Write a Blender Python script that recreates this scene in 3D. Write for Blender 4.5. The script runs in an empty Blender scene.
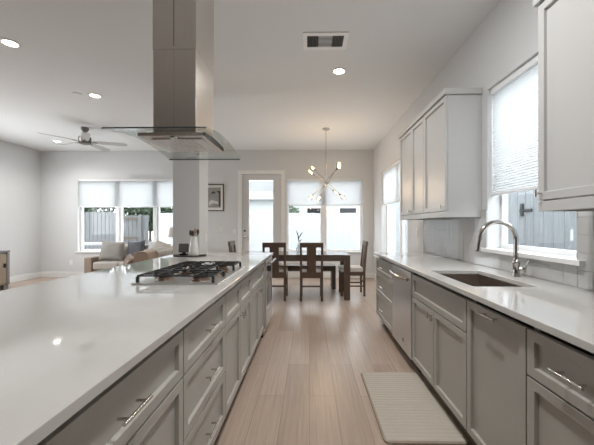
import bpy, bmesh, math, random
from mathutils import Vector, Matrix
random.seed(4)
S = bpy.context.scene
COL = S.collection
PI = math.pi

# ------------------------------------------------------------------ camera
cam_d = bpy.data.cameras.new('camera'); cam = bpy.data.objects.new('camera', cam_d); COL.objects.link(cam)
cam.location = (0, 0, 1.27); cam.rotation_euler = (PI/2, 0, math.radians(1.0))
cam_d.sensor_width = 36; cam_d.lens = 306*36/594; cam_d.clip_start = 0.02
cam_d.shift_x = -7.2/594; cam_d.shift_y = 3.0/594
S.camera = cam
# ------------------------------------------------------------------ view
S.view_settings.view_transform = 'Standard'; S.view_settings.look = 'None'
S.view_settings.gamma = 1; S.view_settings.use_curve_mapping = False
S.view_settings.exposure = 1.0
# ------------------------------------------------------------------ world: bright overcast sky
W = bpy.data.worlds.new('sky'); S.world = W; W.use_nodes = True
bg = W.node_tree.nodes['Background']; bg.inputs[0].default_value = (0.95, 0.975, 1.0, 1); bg.inputs[1].default_value = 3.3
# ------------------------------------------------------------------ area lamps added for light: left window and overhead
def area(name, loc, rot, sx, sy, power, color=(1, 1, 1)):
    l = bpy.data.lights.new(name, 'AREA'); l.shape = 'RECTANGLE'; l.size = sx; l.size_y = sy; l.energy = power; l.color = color
    o = bpy.data.objects.new(name, l); COL.objects.link(o); o.location = loc; o.rotation_euler = rot
    return o
area('daylight_boost_left', (-6.605, 5.05, 1.47), (0, -PI/2, 0), 1.0, 1.65, 14, (0.97, 0.985, 1.0))  # lamp added in the left opening to strengthen its daylight
for lx, ly, lp in ((0.22, 1.5, 19), (0.25, -0.6, 9), (-5.2, 4.7, 26)):   # unseen fill lamps added at the ceiling to brighten the rooms
    lo = area('ceiling_fill', (lx, ly, 3.095), (0, 0, 0), 0.16, 0.16, lp, (1.0, 0.995, 0.985)); lo.data.shape = 'DISK'

# ================================================================== helpers
def new_mat(name):
    m = bpy.data.materials.new(name); m.use_nodes = True
    nt = m.node_tree; b = nt.nodes['Principled BSDF']
    return m, nt, b
def N(nt, t, **kw):
    n = nt.nodes.new(t)
    for k, v in kw.items(): setattr(n, k, v)
    return n
def mat(name, col, rough=0.5, metal=0.0, var=0.0, scale=8, bump=0.0, bscale=40, stretch=(1, 1, 1), spec=0.5, coat=0.0, emit=None, es=0.0):
    m, nt, b = new_mat(name)
    b.inputs['Base Color'].default_value = (*col, 1); b.inputs['Roughness'].default_value = rough
    b.inputs['Metallic'].default_value = metal; b.inputs['Specular IOR Level'].default_value = spec
    b.inputs['Coat Weight'].default_value = coat
    if emit: b.inputs['Emission Color'].default_value = (*emit, 1); b.inputs['Emission Strength'].default_value = es
    tc = mp = None
    if var or bump:
        tc = N(nt, 'ShaderNodeTexCoord'); mp = N(nt, 'ShaderNodeMapping'); mp.inputs['Scale'].default_value = stretch
        nt.links.new(tc.outputs['Object'], mp.inputs[0])
    if var:
        n = N(nt, 'ShaderNodeTexNoise'); n.inputs['Scale'].default_value = scale; n.inputs['Detail'].default_value = 6
        nt.links.new(mp.outputs[0], n.inputs['Vector'])
        mx = N(nt, 'ShaderNodeMix', data_type='RGBA')
        mx.inputs[6].default_value = (*[max(0, c*(1-var)) for c in col], 1); mx.inputs[7].default_value = (*[min(1, c*(1+var)) for c in col], 1)
        nt.links.new(n.outputs[0], mx.inputs[0]); nt.links.new(mx.outputs[2], b.inputs['Base Color'])
    if bump:
        n2 = N(nt, 'ShaderNodeTexNoise'); n2.inputs['Scale'].default_value = bscale; n2.inputs['Detail'].default_value = 4
        nt.links.new(mp.outputs[0], n2.inputs['Vector'])
        bp = N(nt, 'ShaderNodeBump'); bp.inputs['Strength'].default_value = bump; bp.inputs['Distance'].default_value = 0.01
        nt.links.new(n2.outputs[0], bp.inputs['Height']); nt.links.new(bp.outputs[0], b.inputs['Normal'])
    return m

M = {}
M['wall'] = mat('wall_paint', (0.66, 0.668, 0.672), 0.6, bump=0.03, bscale=120, var=0.015, scale=2)
M['ceil'] = mat('ceiling_paint', (0.80, 0.81, 0.812), 0.75, bump=0.03, bscale=120)
M['front'] = mat('behind_paint', (0.24, 0.215, 0.19), 0.7, bump=0.03, bscale=60)
M['trim'] = mat('white_trim', (0.80, 0.80, 0.79), 0.35, var=0.01)
M['frame'] = mat('white_vinyl', (0.82, 0.83, 0.84), 0.3, var=0.01)
M['cab'] = mat('greige_cabinet_paint', (0.395, 0.378, 0.348), 0.32, var=0.02, scale=3, bump=0.01, bscale=90)
M['upcab'] = mat('light_grey_cabinet_paint', (0.50, 0.495, 0.485), 0.35, var=0.015, scale=3, bump=0.01, bscale=90)
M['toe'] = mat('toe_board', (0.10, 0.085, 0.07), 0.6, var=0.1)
M['quartz'] = mat('white_quartz', (0.53, 0.515, 0.492), 0.045, var=0.02, scale=18, spec=0.75)
M['nickel'] = mat('brushed_nickel', (0.62, 0.60, 0.57), 0.22, 1.0, var=0.04, scale=30)
M['darknickel'] = mat('dark_nickel', (0.34, 0.32, 0.30), 0.3, 1.0, var=0.05)
M['chrome'] = mat('polished_chrome', (0.52, 0.50, 0.48), 0.1, 1.0, var=0.02)
M['steel'] = mat('brushed_steel', (0.66, 0.66, 0.66), 0.3, 0.9, var=0.06, scale=6, stretch=(60, 60, 1), bump=0.02, bscale=10)
M['steelh'] = mat('brushed_steel_flat', (0.70, 0.69, 0.675), 0.3, 0.9, var=0.06, scale=6, stretch=(2, 70, 70))
M['hoodsteel'] = mat('hood_steel', (0.68, 0.64, 0.60), 0.28, 1.0, var=0.07, scale=5, stretch=(50, 50, 1))
M['sinksteel'] = mat('sink_steel', (0.50, 0.45, 0.41), 0.3, 1.0, var=0.08, scale=8, stretch=(3, 40, 40))
M['black'] = mat('black_enamel', (0.015, 0.015, 0.016), 0.35, var=0.1)
M['iron'] = mat('cast_iron', (0.022, 0.022, 0.024), 0.42, var=0.15, bump=0.1, bscale=200)
M['blackglass'] = mat('black_glass', (0.012, 0.012, 0.014), 0.08, var=0.05, spec=0.25)
M['brown_metal'] = mat('bronze_knob', (0.30, 0.22, 0.17), 0.3, 0.9, var=0.1)
M['walnut'] = mat('dark_walnut', (0.10, 0.062, 0.042), 0.5, var=0.45, scale=7, stretch=(9, 9, 0.8), bump=0.05, bscale=30)
M['tablewood'] = mat('weathered_dark_wood', (0.115, 0.09, 0.076), 0.16, var=0.4, scale=6, stretch=(0.8, 9, 9), bump=0.04, bscale=30)
M['cushion'] = mat('cream_seat_fabric', (0.60, 0.57, 0.53), 0.85, var=0.05, scale=60, bump=0.15, bscale=300)
M['sofa'] = mat('beige_sofa_fabric', (0.42, 0.385, 0.35), 0.9, var=0.08, scale=40, bump=0.15, bscale=250)
M['sofabase'] = mat('tan_sofa_side', (0.27, 0.215, 0.17), 0.8, var=0.08, scale=40, bump=0.1, bscale=200)
M['leather'] = mat('brown_leather', (0.15, 0.085, 0.055), 0.5, var=0.18, scale=12, bump=0.1, bscale=120)
M['tan'] = mat('tan_fabric', (0.33, 0.245, 0.185), 0.85, var=0.12, scale=20, bump=0.15, bscale=200)
M['greypillow'] = mat('warm_grey_pillow', (0.29, 0.275, 0.255), 0.85, var=0.15, scale=14, bump=0.15, bscale=200)
M['bluepillow'] = mat('slate_blue_pillow', (0.095, 0.10, 0.112), 0.85, var=0.3, scale=14, bump=0.15, bscale=200)
M['lightpillow'] = mat('pale_grey_pillow', (0.52, 0.53, 0.54), 0.85, var=0.1, scale=14, bump=0.15, bscale=200)
M['consolewood'] = mat('console_wood', (0.27, 0.22, 0.16), 0.5, var=0.25, scale=8, stretch=(8, 8, 1))
M['consoletop'] = mat('console_top', (0.20, 0.20, 0.20), 0.4, var=0.1)
M['ceramic'] = mat('white_ceramic', (0.78, 0.77, 0.75), 0.2, var=0.02)
M['traywood'] = mat('dark_tray', (0.05, 0.042, 0.036), 0.4, var=0.2, scale=12)
M['utensil'] = mat('dark_wood_utensil', (0.07, 0.025, 0.02), 0.5, var=0.2)
M['utlight'] = mat('light_wood_utensil', (0.35, 0.27, 0.22), 0.5, var=0.2)
M['device'] = mat('grey_device', (0.12, 0.115, 0.11), 0.5, var=0.08, scale=40)
M['plate'] = mat('switch_plastic', (0.80, 0.80, 0.79), 0.35, var=0.01)
M['fanblade'] = mat('silver_fan_blade', (0.42, 0.41, 0.40), 0.4, var=0.05)
M['fanmotor'] = mat('fan_motor_nickel', (0.20, 0.185, 0.17), 0.45, 1.0, var=0.1)
M['lens'] = mat('lamp_lens', (0.9, 0.9, 0.88), 0.5, emit=(1.0, 0.93, 0.82), es=9.0)
M['filament'] = mat('warm_filament', (1, 0.8, 0.5), 0.5, emit=(1.0, 0.62, 0.30), es=22.0)
M['whitefence'] = mat('white_fence_paint', (0.36, 0.368, 0.375), 0.6, var=0.03, scale=4, stretch=(6, 6, 0.4))
M['fencewood'] = mat('weathered_fence_wood', (0.10, 0.102, 0.104), 0.9, var=0.7, scale=5, stretch=(9, 9, 0.5), bump=0.2, bscale=30)
M['sidewood'] = mat('pale_weathered_wood', (0.27, 0.285, 0.295), 0.9, var=0.5, scale=5, stretch=(9, 9, 0.5), bump=0.2, bscale=30)
M['concrete'] = mat('patio_concrete', (0.50, 0.50, 0.49), 0.9, var=0.06, scale=3, bump=0.1)
M['leaf'] = mat('green_leaves', (0.03, 0.05, 0.025), 0.7, var=0.4, scale=3)
M['bark'] = mat('tree_bark', (0.08, 0.06, 0.045), 0.9, var=0.3)
M['stem'] = mat('dark_twig', (0.06, 0.06, 0.055), 0.6, var=0.3)
M['siding'] = mat('grey_green_siding', (0.34, 0.36, 0.355), 0.8, var=0.05, scale=2, stretch=(0.3, 0.3, 12))
M['roof'] = mat('grey_roof_shingle', (0.22, 0.22, 0.225), 0.9, var=0.3, scale=14)
M['mat'] = mat('woven_mat', (0.47, 0.425, 0.365), 0.9, var=0.1, scale=30, stretch=(1, 8, 1), bump=0.1, bscale=200)
M['matedge'] = mat('mat_edge', (0.33, 0.27, 0.21), 0.85, var=0.15, scale=30)
M['photomat'] = mat('picture_mount', (0.72, 0.71, 0.68), 0.7, var=0.01)
M['photogrey'] = mat('grey_print', (0.30, 0.29, 0.28), 0.5, var=0.5, scale=5)
M['photodark'] = mat('dark_print', (0.06, 0.055, 0.05), 0.5, var=0.2)
M['photolight'] = mat('pale_print', (0.62, 0.60, 0.57), 0.5, var=0.1)
M['framebrown'] = mat('dark_brown_frame', (0.05, 0.035, 0.03), 0.4, var=0.2)
M['ventslat'] = mat('white_vent_metal', (0.88, 0.88, 0.88), 0.4, var=0.01)
M['ventdark'] = mat('vent_shadow_duct', (0.06, 0.06, 0.06), 0.8, var=0.05)

def glass_mat(name, tint=(1, 1, 1), refl=0.10, rough=0.0, gain=0.55):
    m, nt, b = new_mat(name); nt.nodes.remove(b)
    t = N(nt, 'ShaderNodeBsdfTransparent'); t.inputs[0].default_value = (*tint, 1)
    g = N(nt, 'ShaderNodeBsdfGlossy'); g.inputs['Roughness'].default_value = rough
    lw = N(nt, 'ShaderNodeLayerWeight'); lw.inputs[0].default_value = 0.25
    mm = N(nt, 'ShaderNodeMath', operation='MULTIPLY_ADD'); mm.inputs[1].default_value = gain; mm.inputs[2].default_value = refl*0.4
    nt.links.new(lw.outputs['Fresnel'], mm.inputs[0])
    mx = N(nt, 'ShaderNodeMixShader'); nt.links.new(mm.outputs[0], mx.inputs[0])
    nt.links.new(t.outputs[0], mx.inputs[1]); nt.links.new(g.outputs[0], mx.inputs[2])
    nt.links.new(mx.outputs[0], nt.nodes['Material Output'].inputs[0])
    return m
M['pane'] = glass_mat('window_pane', (0.96, 0.98, 0.99), 0.02, 0.0, 0.14)
M['hoodglass'] = glass_mat('canopy_glass', (0.95, 0.97, 0.96), 0.03, 0.0, 0.35)
M['glassedge'] = mat('canopy_glass_edge', (0.06, 0.08, 0.075), 0.1, var=0.1)
M['bulb'] = glass_mat('clear_bulb_glass', (1.0, 0.93, 0.84), 0.1)
M['vaseglass'] = glass_mat('clear_vase_glass', (0.93, 0.96, 0.96), 0.2)

def shade_mat():
    m, nt, b = new_mat('cellular_shade_fabric'); nt.nodes.remove(b)
    d = N(nt, 'ShaderNodeBsdfDiffuse'); d.inputs[0].default_value = (0.80, 0.81, 0.81, 1)
    t = N(nt, 'ShaderNodeBsdfTranslucent'); t.inputs[0].default_value = (0.50, 0.51, 0.515, 1)
    mx = N(nt, 'ShaderNodeMixShader'); mx.inputs[0].default_value = 0.62
    nt.links.new(d.outputs[0], mx.inputs[1]); nt.links.new(t.outputs[0], mx.inputs[2])
    nt.links.new(mx.outputs[0], nt.nodes['Material Output'].inputs[0])
    return m
M['shade'] = shade_mat()

def brick_mat(name, c1, c2, mortar, bw, rh, ms, rough, swap, offset=0.5, grain=0.0, bump=0.0, spec=0.5, gscale=(2, 60, 1)):
    m, nt, b = new_mat(name)
    tc = N(nt, 'ShaderNodeTexCoord'); sx = N(nt, 'ShaderNodeSeparateXYZ'); cb = N(nt, 'ShaderNodeCombineXYZ')
    nt.links.new(tc.outputs['Object'], sx.inputs[0])
    nt.links.new(sx.outputs[swap[0]], cb.inputs[0]); nt.links.new(sx.outputs[swap[1]], cb.inputs[1])
    bt = N(nt, 'ShaderNodeTexBrick'); bt.offset = offset
    bt.inputs['Scale'].default_value = 1; bt.inputs['Brick Width'].default_value = bw; bt.inputs['Row Height'].default_value = rh
    bt.inputs['Mortar Size'].default_value = ms; bt.inputs['Mortar Smooth'].default_value = 0.1
    bt.inputs['Color1'].default_value = (*c1, 1); bt.inputs['Color2'].default_value = (*c2, 1); bt.inputs['Mortar'].default_value = (*mortar, 1)
    nt.links.new(cb.outputs[0], bt.inputs['Vector'])
    out = bt.outputs['Color']
    if grain:
        mp = N(nt, 'ShaderNodeMapping'); mp.inputs['Scale'].default_value = gscale
        nt.links.new(cb.outputs[0], mp.inputs[0])
        n = N(nt, 'ShaderNodeTexNoise'); n.inputs['Scale'].default_value = 1.0; n.inputs['Detail'].default_value = 8; n.inputs['Roughness'].default_value = 0.65
        nt.links.new(mp.outputs[0], n.inputs['Vector'])
        rm = N(nt, 'ShaderNodeMapRange'); rm.inputs[1].default_value = 0.3; rm.inputs[2].default_value = 0.7; rm.inputs[3].default_value = 1-grain; rm.inputs[4].default_value = 1+grain
        nt.links.new(n.outputs[0], rm.inputs[0])
        mx = N(nt, 'ShaderNodeMix', data_type='RGBA', blend_type='MULTIPLY'); mx.inputs[0].default_value = 1
        nt.links.new(out, mx.inputs[6]); nt.links.new(rm.outputs[0], mx.inputs[7]); out = mx.outputs[2]
    nt.links.new(out, b.inputs['Base Color'])
    b.inputs['Roughness'].default_value = rough; b.inputs['Specular IOR Level'].default_value = spec
    if bump:
        bp = N(nt, 'ShaderNodeBump'); bp.inputs['Strength'].default_value = bump; bp.inputs['Distance'].default_value = 0.002; bp.invert = True
        nt.links.new(bt.outputs['Fac'], bp.inputs['Height']); nt.links.new(bp.outputs[0], b.inputs['Normal'])
    return m
M['floor'] = brick_mat('oak_planks', (0.345, 0.262, 0.208), (0.435, 0.34, 0.275), (0.22, 0.16, 0.125), 1.4, 0.19, 0.0018, 0.30, (1, 0), 0.37, 0.16, 0.15, 0.5)
M['tile'] = mat('glossy_grey_tile', (0.50, 0.495, 0.485), 0.07, var=0.03, scale=2.5, spec=0.6)
M['grout'] = mat('grey_grout', (0.43, 0.425, 0.415), 0.8, var=0.02)

# ---------------------------------------------------------------- mesh builder
class MB:
    def __init__(s): s.bm = bmesh.new()
    def box(s, x0, y0, z0, x1, y1, z1, rot=None):
        c = Vector(((x0+x1)/2, (y0+y1)/2, (z0+z1)/2))
        m = Matrix.Translation(c) @ (rot.to_4x4() if rot else Matrix()) @ Matrix.Diagonal((abs(x1-x0), abs(y1-y0), abs(z1-z0), 1))
        bmesh.ops.create_cube(s.bm, size=1, matrix=m); return s
    def cyl(s, p0, p1, r0, r1=None, seg=20, caps=True):
        p0 = Vector(p0); p1 = Vector(p1); d = p1-p0
        q = Vector((0, 0, 1)).rotation_difference(d.normalized()).to_matrix().to_4x4()
        m = Matrix.Translation((p0+p1)/2) @ q
        bmesh.ops.create_cone(s.bm, cap_ends=caps, segments=seg, radius1=r0, radius2=r0 if r1 is None else r1, depth=d.length, matrix=m); return s
    def sph(s, c, r, seg=20, sc=(1, 1, 1)):
        bmesh.ops.create_uvsphere(s.bm, u_segments=seg, v_segments=max(8, seg//2), radius=r, matrix=Matrix.Translation(c) @ Matrix.Diagonal((*sc, 1))); return s
    def lathe(s, prof, c=(0, 0, 0), seg=32, close=False):
        rings = []
        for r, z in prof:
            rings.append([s.bm.verts.new((c[0]+r*math.cos(2*PI*i/seg), c[1]+r*math.sin(2*PI*i/seg), c[2]+z)) for i in range(seg)] if r > 1e-6 else [s.bm.verts.new((c[0], c[1], c[2]+z))])
        for a, b in zip(rings, rings[1:]):
            for i in range(seg):
                j = (i+1) % seg
                if len(a) == 1 and len(b) == 1: continue
                if len(a) == 1: s.bm.faces.new((a[0], b[j], b[i]))
                elif len(b) == 1: s.bm.faces.new((a[i], a[j], b[0]))
                else: s.bm.faces.new((a[i], a[j], b[j], b[i]))
        return s
    def prism(s, pts, axis, a, b):
        def P(p, t):
            return {'x': (t, p[0], p[1]), 'y': (p[0], t, p[1]), 'z': (p[0], p[1], t)}[axis]
        v0 = [s.bm.verts.new(P(p, a)) for p in pts]; v1 = [s.bm.verts.new(P(p, b)) for p in pts]
        n = len(pts)
        s.bm.faces.new(v0); s.bm.faces.new(v1[::-1])
        for i in range(n): s.bm.faces.new((v0[i], v1[i], v1[(i+1) % n], v0[(i+1) % n]))
        return s
    def tube(s, pts, r, seg=14, cap=True):
        pts = [Vector(p) for p in pts]; rings = []
        rs = r if isinstance(r, (list, tuple)) else [r]*len(pts)
        up = None
        for i, p in enumerate(pts):
            d = (pts[min(i+1, len(pts)-1)]-pts[max(i-1, 0)]).normalized()
            if up is None:
                up = Vector((0, 0, 1)) if abs(d.z) < 0.9 else Vector((0, 1, 0))
            a = d.cross(up).normalized(); b = a.cross(d).normalized(); up = b
            rings.append([s.bm.verts.new(p+rs[i]*(a*math.cos(2*PI*k/seg)+b*math.sin(2*PI*k/seg))) for k in range(seg)])
        for A, B in zip(rings, rings[1:]):
            for k in range(seg): s.bm.faces.new((A[k], A[(k+1) % seg], B[(k+1) % seg], B[k]))
        if cap: s.bm.faces.new(rings[0][::-1]); s.bm.faces.new(rings[-1])
        return s
    def panel(s, x0, z0, x1, z1, y0, y1, rail=0.057, depth=0.015, ch=0.003):
        """shaker front: outward face at y0 (< y1), recessed centre"""
        s.box(x0, y0, z0, x1, y1, z1)
        s.bm.faces.ensure_lookup_table()
        f = [q for q in s.bm.faces if all(abs(v.co.y-y0) < 1e-6 for v in q.verts) and all(x0-1e-6 <= v.co.x <= x1+1e-6 and z0-1e-6 <= v.co.z <= z1+1e-6 for v in q.verts)]
        f = f[:1]
        bmesh.ops.inset_region(s.bm, faces=f, thickness=rail)
        bmesh.ops.inset_region(s.bm, faces=f, thickness=ch)
        for v in f[0].verts: v.co.y += depth
        return s
    def holed(s, x0, y0, x1, y1, t0, t1, holes, axis='z'):
        """slab in the (x, y) plane from t0 to t1 along axis, with rectangular holes"""
        xs = sorted({x0, x1, *[h[0] for h in holes], *[h[2] for h in holes]}); ys = sorted({y0, y1, *[h[1] for h in holes], *[h[3] for h in holes]})
        def P(a, b, t): return {'x': (t, a, b), 'y': (a, t, b), 'z': (a, b, t)}[axis]
        vc = {}
        def V(a, b, t):
            k = (a, b, t)
            if k not in vc: vc[k] = s.bm.verts.new(P(a, b, t))
            return vc[k]
        solid = {}
        for i in range(len(xs)-1):
            for j in range(len(ys)-1):
                cx, cy = (xs[i]+xs[i+1])/2, (ys[j]+ys[j+1])/2
                solid[i, j] = not any(h[0] < cx < h[2] and h[1] < cy < h[3] for h in holes)
        for (i, j), q in solid.items():
            if not q: continue
            a, b, c, d = xs[i], xs[i+1], ys[j], ys[j+1]
            s.bm.faces.new((V(a, c, t0), V(a, d, t0), V(b, d, t0), V(b, c, t0))); s.bm.faces.new((V(a, c, t1), V(b, c, t1), V(b, d, t1), V(a, d, t1)))
            for (di, dj, p, r) in ((-1, 0, (a, c), (a, d)), (1, 0, (b, d), (b, c)), (0, -1, (b, c), (a, c)), (0, 1, (a, d), (b, d))):
                if not solid.get((i+di, j+dj), False):
                    s.bm.faces.new((V(*p, t0), V(*p, t1), V(*r, t1), V(*r, t0)))
        return s
    def obj(s, name, m, parent=None, bevel=0.0, smooth=False, seg=2, loc=None):
        bmesh.ops.recalc_face_normals(s.bm, faces=s.bm.faces)
        me = bpy.data.meshes.new(name); s.bm.to_mesh(me); s.bm.free()
        o = bpy.data.objects.new(name, me); COL.objects.link(o)
        for q in (m if isinstance(m, (list, tuple)) else [m]): me.materials.append(M[q] if isinstance(q, str) else q)
        if parent: o.parent = parent
        if loc: o.location = loc
        if bevel:
            b = o.modifiers.new('bevel', 'BEVEL'); b.width = bevel; b.segments = seg; b.limit_method = 'ANGLE'; b.angle_limit = math.radians(40)
        if smooth:
            for p in me.polygons: p.use_smooth = True
            try: me.set_sharp_from_angle(angle=math.radians(40))
            except Exception: pass
        return o
def thing(name, label, cat, loc=(0, 0, 0), rz=0, group=None):
    o = bpy.data.objects.new(name, None); COL.objects.link(o); o.location = loc; o.rotation_euler = (0, 0, rz); o.empty_display_size = 0.1
    return tag(o, label, cat, group)
def tag(o, label, cat, group=None):
    o['label'] = label; o['category'] = cat
    if group: o['group'] = group
    return o
def struct(o): o['kind'] = 'structure'; return o
def sempty(name, loc=(0, 0, 0)):
    o = bpy.data.objects.new(name, None); COL.objects.link(o); o.location = loc; return struct(o)
def copy_tree(o, parent=None):
    c = o.copy(); COL.objects.link(c)
    if parent: c.parent = parent
    for ch in [q for q in bpy.data.objects if q.parent == o]: copy_tree(ch, c)
    return c

# ================================================================== room shell
XL, XR, YB, YF, H, T = -6.62, 1.545, 7.42, -3.5, 3.10, 0.16
LW = (-5.695, 0.63, -2.865, 2.41)      # living window x0 z0 x1 z1
DW_ = (-0.557, 0.637, 1.277, 2.41)     # dining window
DR = (-1.645, 0.0, -0.692, 2.515)      # patio door opening
RW = (4.86, 0.66, 6.60, 2.42)          # right wall, dining side   y0 z0 y1 z1
SW = (1.789, 1.07, 2.686, 2.45)        # right wall, over sink
struct(MB().box(XL-T, YF-T, -0.08, XR+T, YB+T, 0).obj('floor', 'floor'))
struct(MB().box(XL-T, YF-T, H, XR+T, YB+T, H+0.1).obj('ceiling', 'ceil'))
struct(MB().holed(XL-T, 0, XR+T, H, YB, YB+T, [LW, DW_, DR], 'y').obj('wall_back', 'wall'))
struct(MB().holed(YF, 0, YB, H, XR, XR+T, [RW, SW], 'x').obj('wall_right', 'wall'))
struct(MB().holed(YF, 0, YB, H, XL-T, XL, [(4.2, 0.95, 5.9, 2.0)], 'x').obj('wall_left', 'wall'))
struct(MB().holed(XL-T, 0, XR+T, H, YF-T, YF, [], 'y').obj('wall_front', 'front'))
PC = (-1.815, 4.03, -1.458, 4.375)
struct(MB().box(PC[0], PC[1], 0, PC[2], PC[3], H).obj('wall_pillar', 'wall', bevel=0.004))
# backsplash tile lies on the right wall
def herringbone(m, y0, z0, y1, z1, x0, x1, a, hole, gap=0.0011):
    n = 3; rects = {}
    for i in range(-4, int((y1-y0)/a)+8):
        for j in range(-4, int((z1-z0)/a)+8):
            q = (i-j) % (2*n)
            if q == 0: rects[(i, j)] = (i, j, i+n, j+1)
            if q == 2*n-1: rects[(i, j)] = (i, j, i+1, j+n)
    def clip(r, b):
        c = (max(r[0], b[0]), max(r[1], b[1]), min(r[2], b[2]), min(r[3], b[3]))
        return c if c[2]-c[0] > 0.004 and c[3]-c[1] > 0.004 else None
    zones = [(y0, z0, hole[0], z1), (hole[2], z0, y1, z1), (hole[0], z0, hole[2], hole[1])]
    for r in rects.values():
        w = (y0+r[0]*a+gap, z0+r[1]*a+gap, y0+r[2]*a-gap, z0+r[3]*a-gap)
        for zn in zones:
            c = clip(w, zn)
            if c: m.box(x0, c[0], c[1], x1, c[2], c[3])
    return m
tb = herringbone(MB(), 0.78, 0.9165, 4.16, 1.402, XR-0.010, XR-0.004, 0.1, (SW[0]-0.001, SW[1]-0.027, SW[2]+0.001)).obj('wall_backsplash', 'tile', bevel=0.0008); struct(tb)
struct(MB().holed(0.78, 0.9165, 4.16, 1.402, XR-0.0055, XR-0.0005, [(SW[0]-0.001, SW[1]-0.027, SW[2]+0.001, 1.41)], 'x').obj('trim_1', 'grout'))
# baseboards
def bboard(name, m): struct(m.obj(name, 'trim', bevel=0.004))
b = MB(); b.box(XL, YB-0.016, 0, DR[0]-0.1, YB, 0.13); b.box(DR[2]+0.1, YB-0.016, 0, XR, YB, 0.13); bboard('baseboard_back', b)
bboard('baseboard_left', MB().box(XL, YF, 0, XL+0.016, YB-0.016, 0.13))
bboard('baseboard_right', MB().box(XR-0.016, 4.12, 0, XR, YB-0.016, 0.13))

# ---- windows (frame, panes, mullions, sill) and pleated shades
def window_y(name, w, mull, sill_out=0.04):
    r = sempty(name, ((w[0]+w[2])/2, YB+0.1, w[1])); ox, oz = -(w[0]+w[2])/2, -w[1]
    x0, x1, z0, z1 = w[0]+ox, w[2]+ox, 0, w[3]+oz
    def fr(a, b, n):
        m = MB(); m.holed(a, z0, b, z1, -0.02, 0.05, [(a+0.045, z0+0.05, b-0.045, z1-0.05)], 'y'); m.obj('window_frame', 'frame', r, bevel=0.004)
        MB().box(a+0.04, 0.012, z0+0.045, b-0.04, 0.018, z1-0.045).obj('window_pane', 'pane', r)
    ms = [q+ox for q in mull]; ed = [x0]+ms+[x1]
    for a, b2 in zip(ed, ed[1:]): fr(a+(0.03 if a != x0 else 0), b2-(0.03 if b2 != x1 else 0), 0)
    for q in ms: MB().box(q-0.03, -0.05, z0, q+0.03, 0.06, z1).obj('mullion', 'frame', r, bevel=0.003)
    MB().box(x0-0.05, -0.1-sill_out, -0.026, x1+0.05, -0.101, 0.004).box(x0+0.001, -0.102, 0.0006, x1-0.001, 0.0, 0.004).obj('window_sill', 'trim', r, bevel=0.004)
    return r
def window_x(name, w, mull, sill_z=0.0, sill_out=0.045):
    r = sempty(name, (XR+0.11, (w[0]+w[2])/2, w[1])); oy, oz = -(w[0]+w[2])/2, -w[1]
    y0, y1, z0, z1 = w[0]+oy, w[2]+oy, 0, w[3]+oz
    ms = [q+oy for q in mull]; ed = [y0]+ms+[y1]
    for a, b2 in zip(ed, ed[1:]):
        a += 0.03 if a != y0 else 0; b2 -= 0.03 if b2 != y1 else 0
        MB().holed(a, z0, b2, z1, 0.0, 0.05, [(a+0.03, z0+0.04, b2-0.03, z1-0.05)], 'x').obj('window_frame', 'frame', r, bevel=0.004)
        MB().box(0.022, a+0.025, z0+0.035, 0.028, b2-0.025, z1-0.045).obj('window_pane', 'pane', r)
    for q in ms: MB().box(-0.01, q-0.03, z0, 0.06, q+0.03, z1).obj('mullion', 'frame', r, bevel=0.003)
    MB().box(-0.11-sill_out, y0-0.06, -0.026, -0.111, y1+0.09, 0.004).box(-0.112, y0+0.001, 0.0006, 0.01, y1-0.001, 0.004).obj('window_sill', 'trim', r, bevel=0.004)
    return r
window_y('window_1', LW, [-4.729, -3.797])
window_y('window_2', DW_, [0.343])
window_x('window_3', RW, [5.55])
window_x('window_4', SW, [])

r5 = sempty('unseen_window', (XL-0.08, 5.05, 0.95))  # unseen window in the left wall, placed and sized for the light it gives
MB().holed(-0.85, 0, 0.85, 1.05, -0.025, 0.025, [(-0.8, 0.05, 0.8, 1.0)], 'x').obj('window_frame', 'frame', r5, bevel=0.004)
MB().box(-0.003, -0.805, 0.045, 0.003, 0.805, 1.005).obj('window_pane', 'pane', r5)

def pleats(z0, z1, pitch=0.02, d=0.006):
    n = max(2, int((z1-z0)/pitch)*2); return [(d if i % 2 else -d, z0+(z1-z0)*i/n) for i in range(n+1)]
def shade(name, label, cx, cy, w, ztop, zbot, along):
    t = thing(name, label, 'window shade', (cx, cy, zbot), 0 if along == 'x' else PI/2)
    m = MB(); P = pleats(0.02, ztop-zbot-0.045)
    A = [m.bm.verts.new((-w/2, p[0], p[1])) for p in P]; B = [m.bm.verts.new((w/2, p[0], p[1])) for p in P]
    for i in range(len(P)-1): m.bm.faces.new((A[i], B[i], B[i+1], A[i+1]))
    m.obj('shade_fabric', 'shade', t)
    MB().box(-w/2, -0.022, ztop-zbot-0.05, w/2, 0.022, ztop-zbot).obj('head_rail', 'frame', t, bevel=0.003)
    MB().box(-w/2, -0.014, 0, w/2, 0.014, 0.022).obj('bottom_rail', 'frame', t, bevel=0.003)
    return t
shade('window_shade', 'wide white pleated shade lowered halfway over the living room window behind the sofa', (LW[0]+LW[2])/2, YB+0.03, LW[2]-LW[0]-0.012, LW[3]-0.001, 1.715, 'x')
shade('window_shade', 'white pleated shade half lowered behind the lit chandelier over the dining table', (DW_[0]+DW_[2])/2, YB+0.03, DW_[2]-DW_[0]-0.012, DW_[3]-0.001, 1.757, 'x')
shade('window_shade', 'white pleated shade on the far right wall beyond the upper cabinets', XR+0.04, (RW[0]+RW[2])/2, RW[2]-RW[0]-0.012, RW[3]-0.001, 1.70, 'y')
shade('window_shade', 'white pleated shade lowered over the kitchen sink window between upper cabinets', XR+0.045, (SW[0]+SW[2])/2, SW[2]-SW[0]-0.012, SW[3]-0.001, 1.525, 'y')

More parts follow.
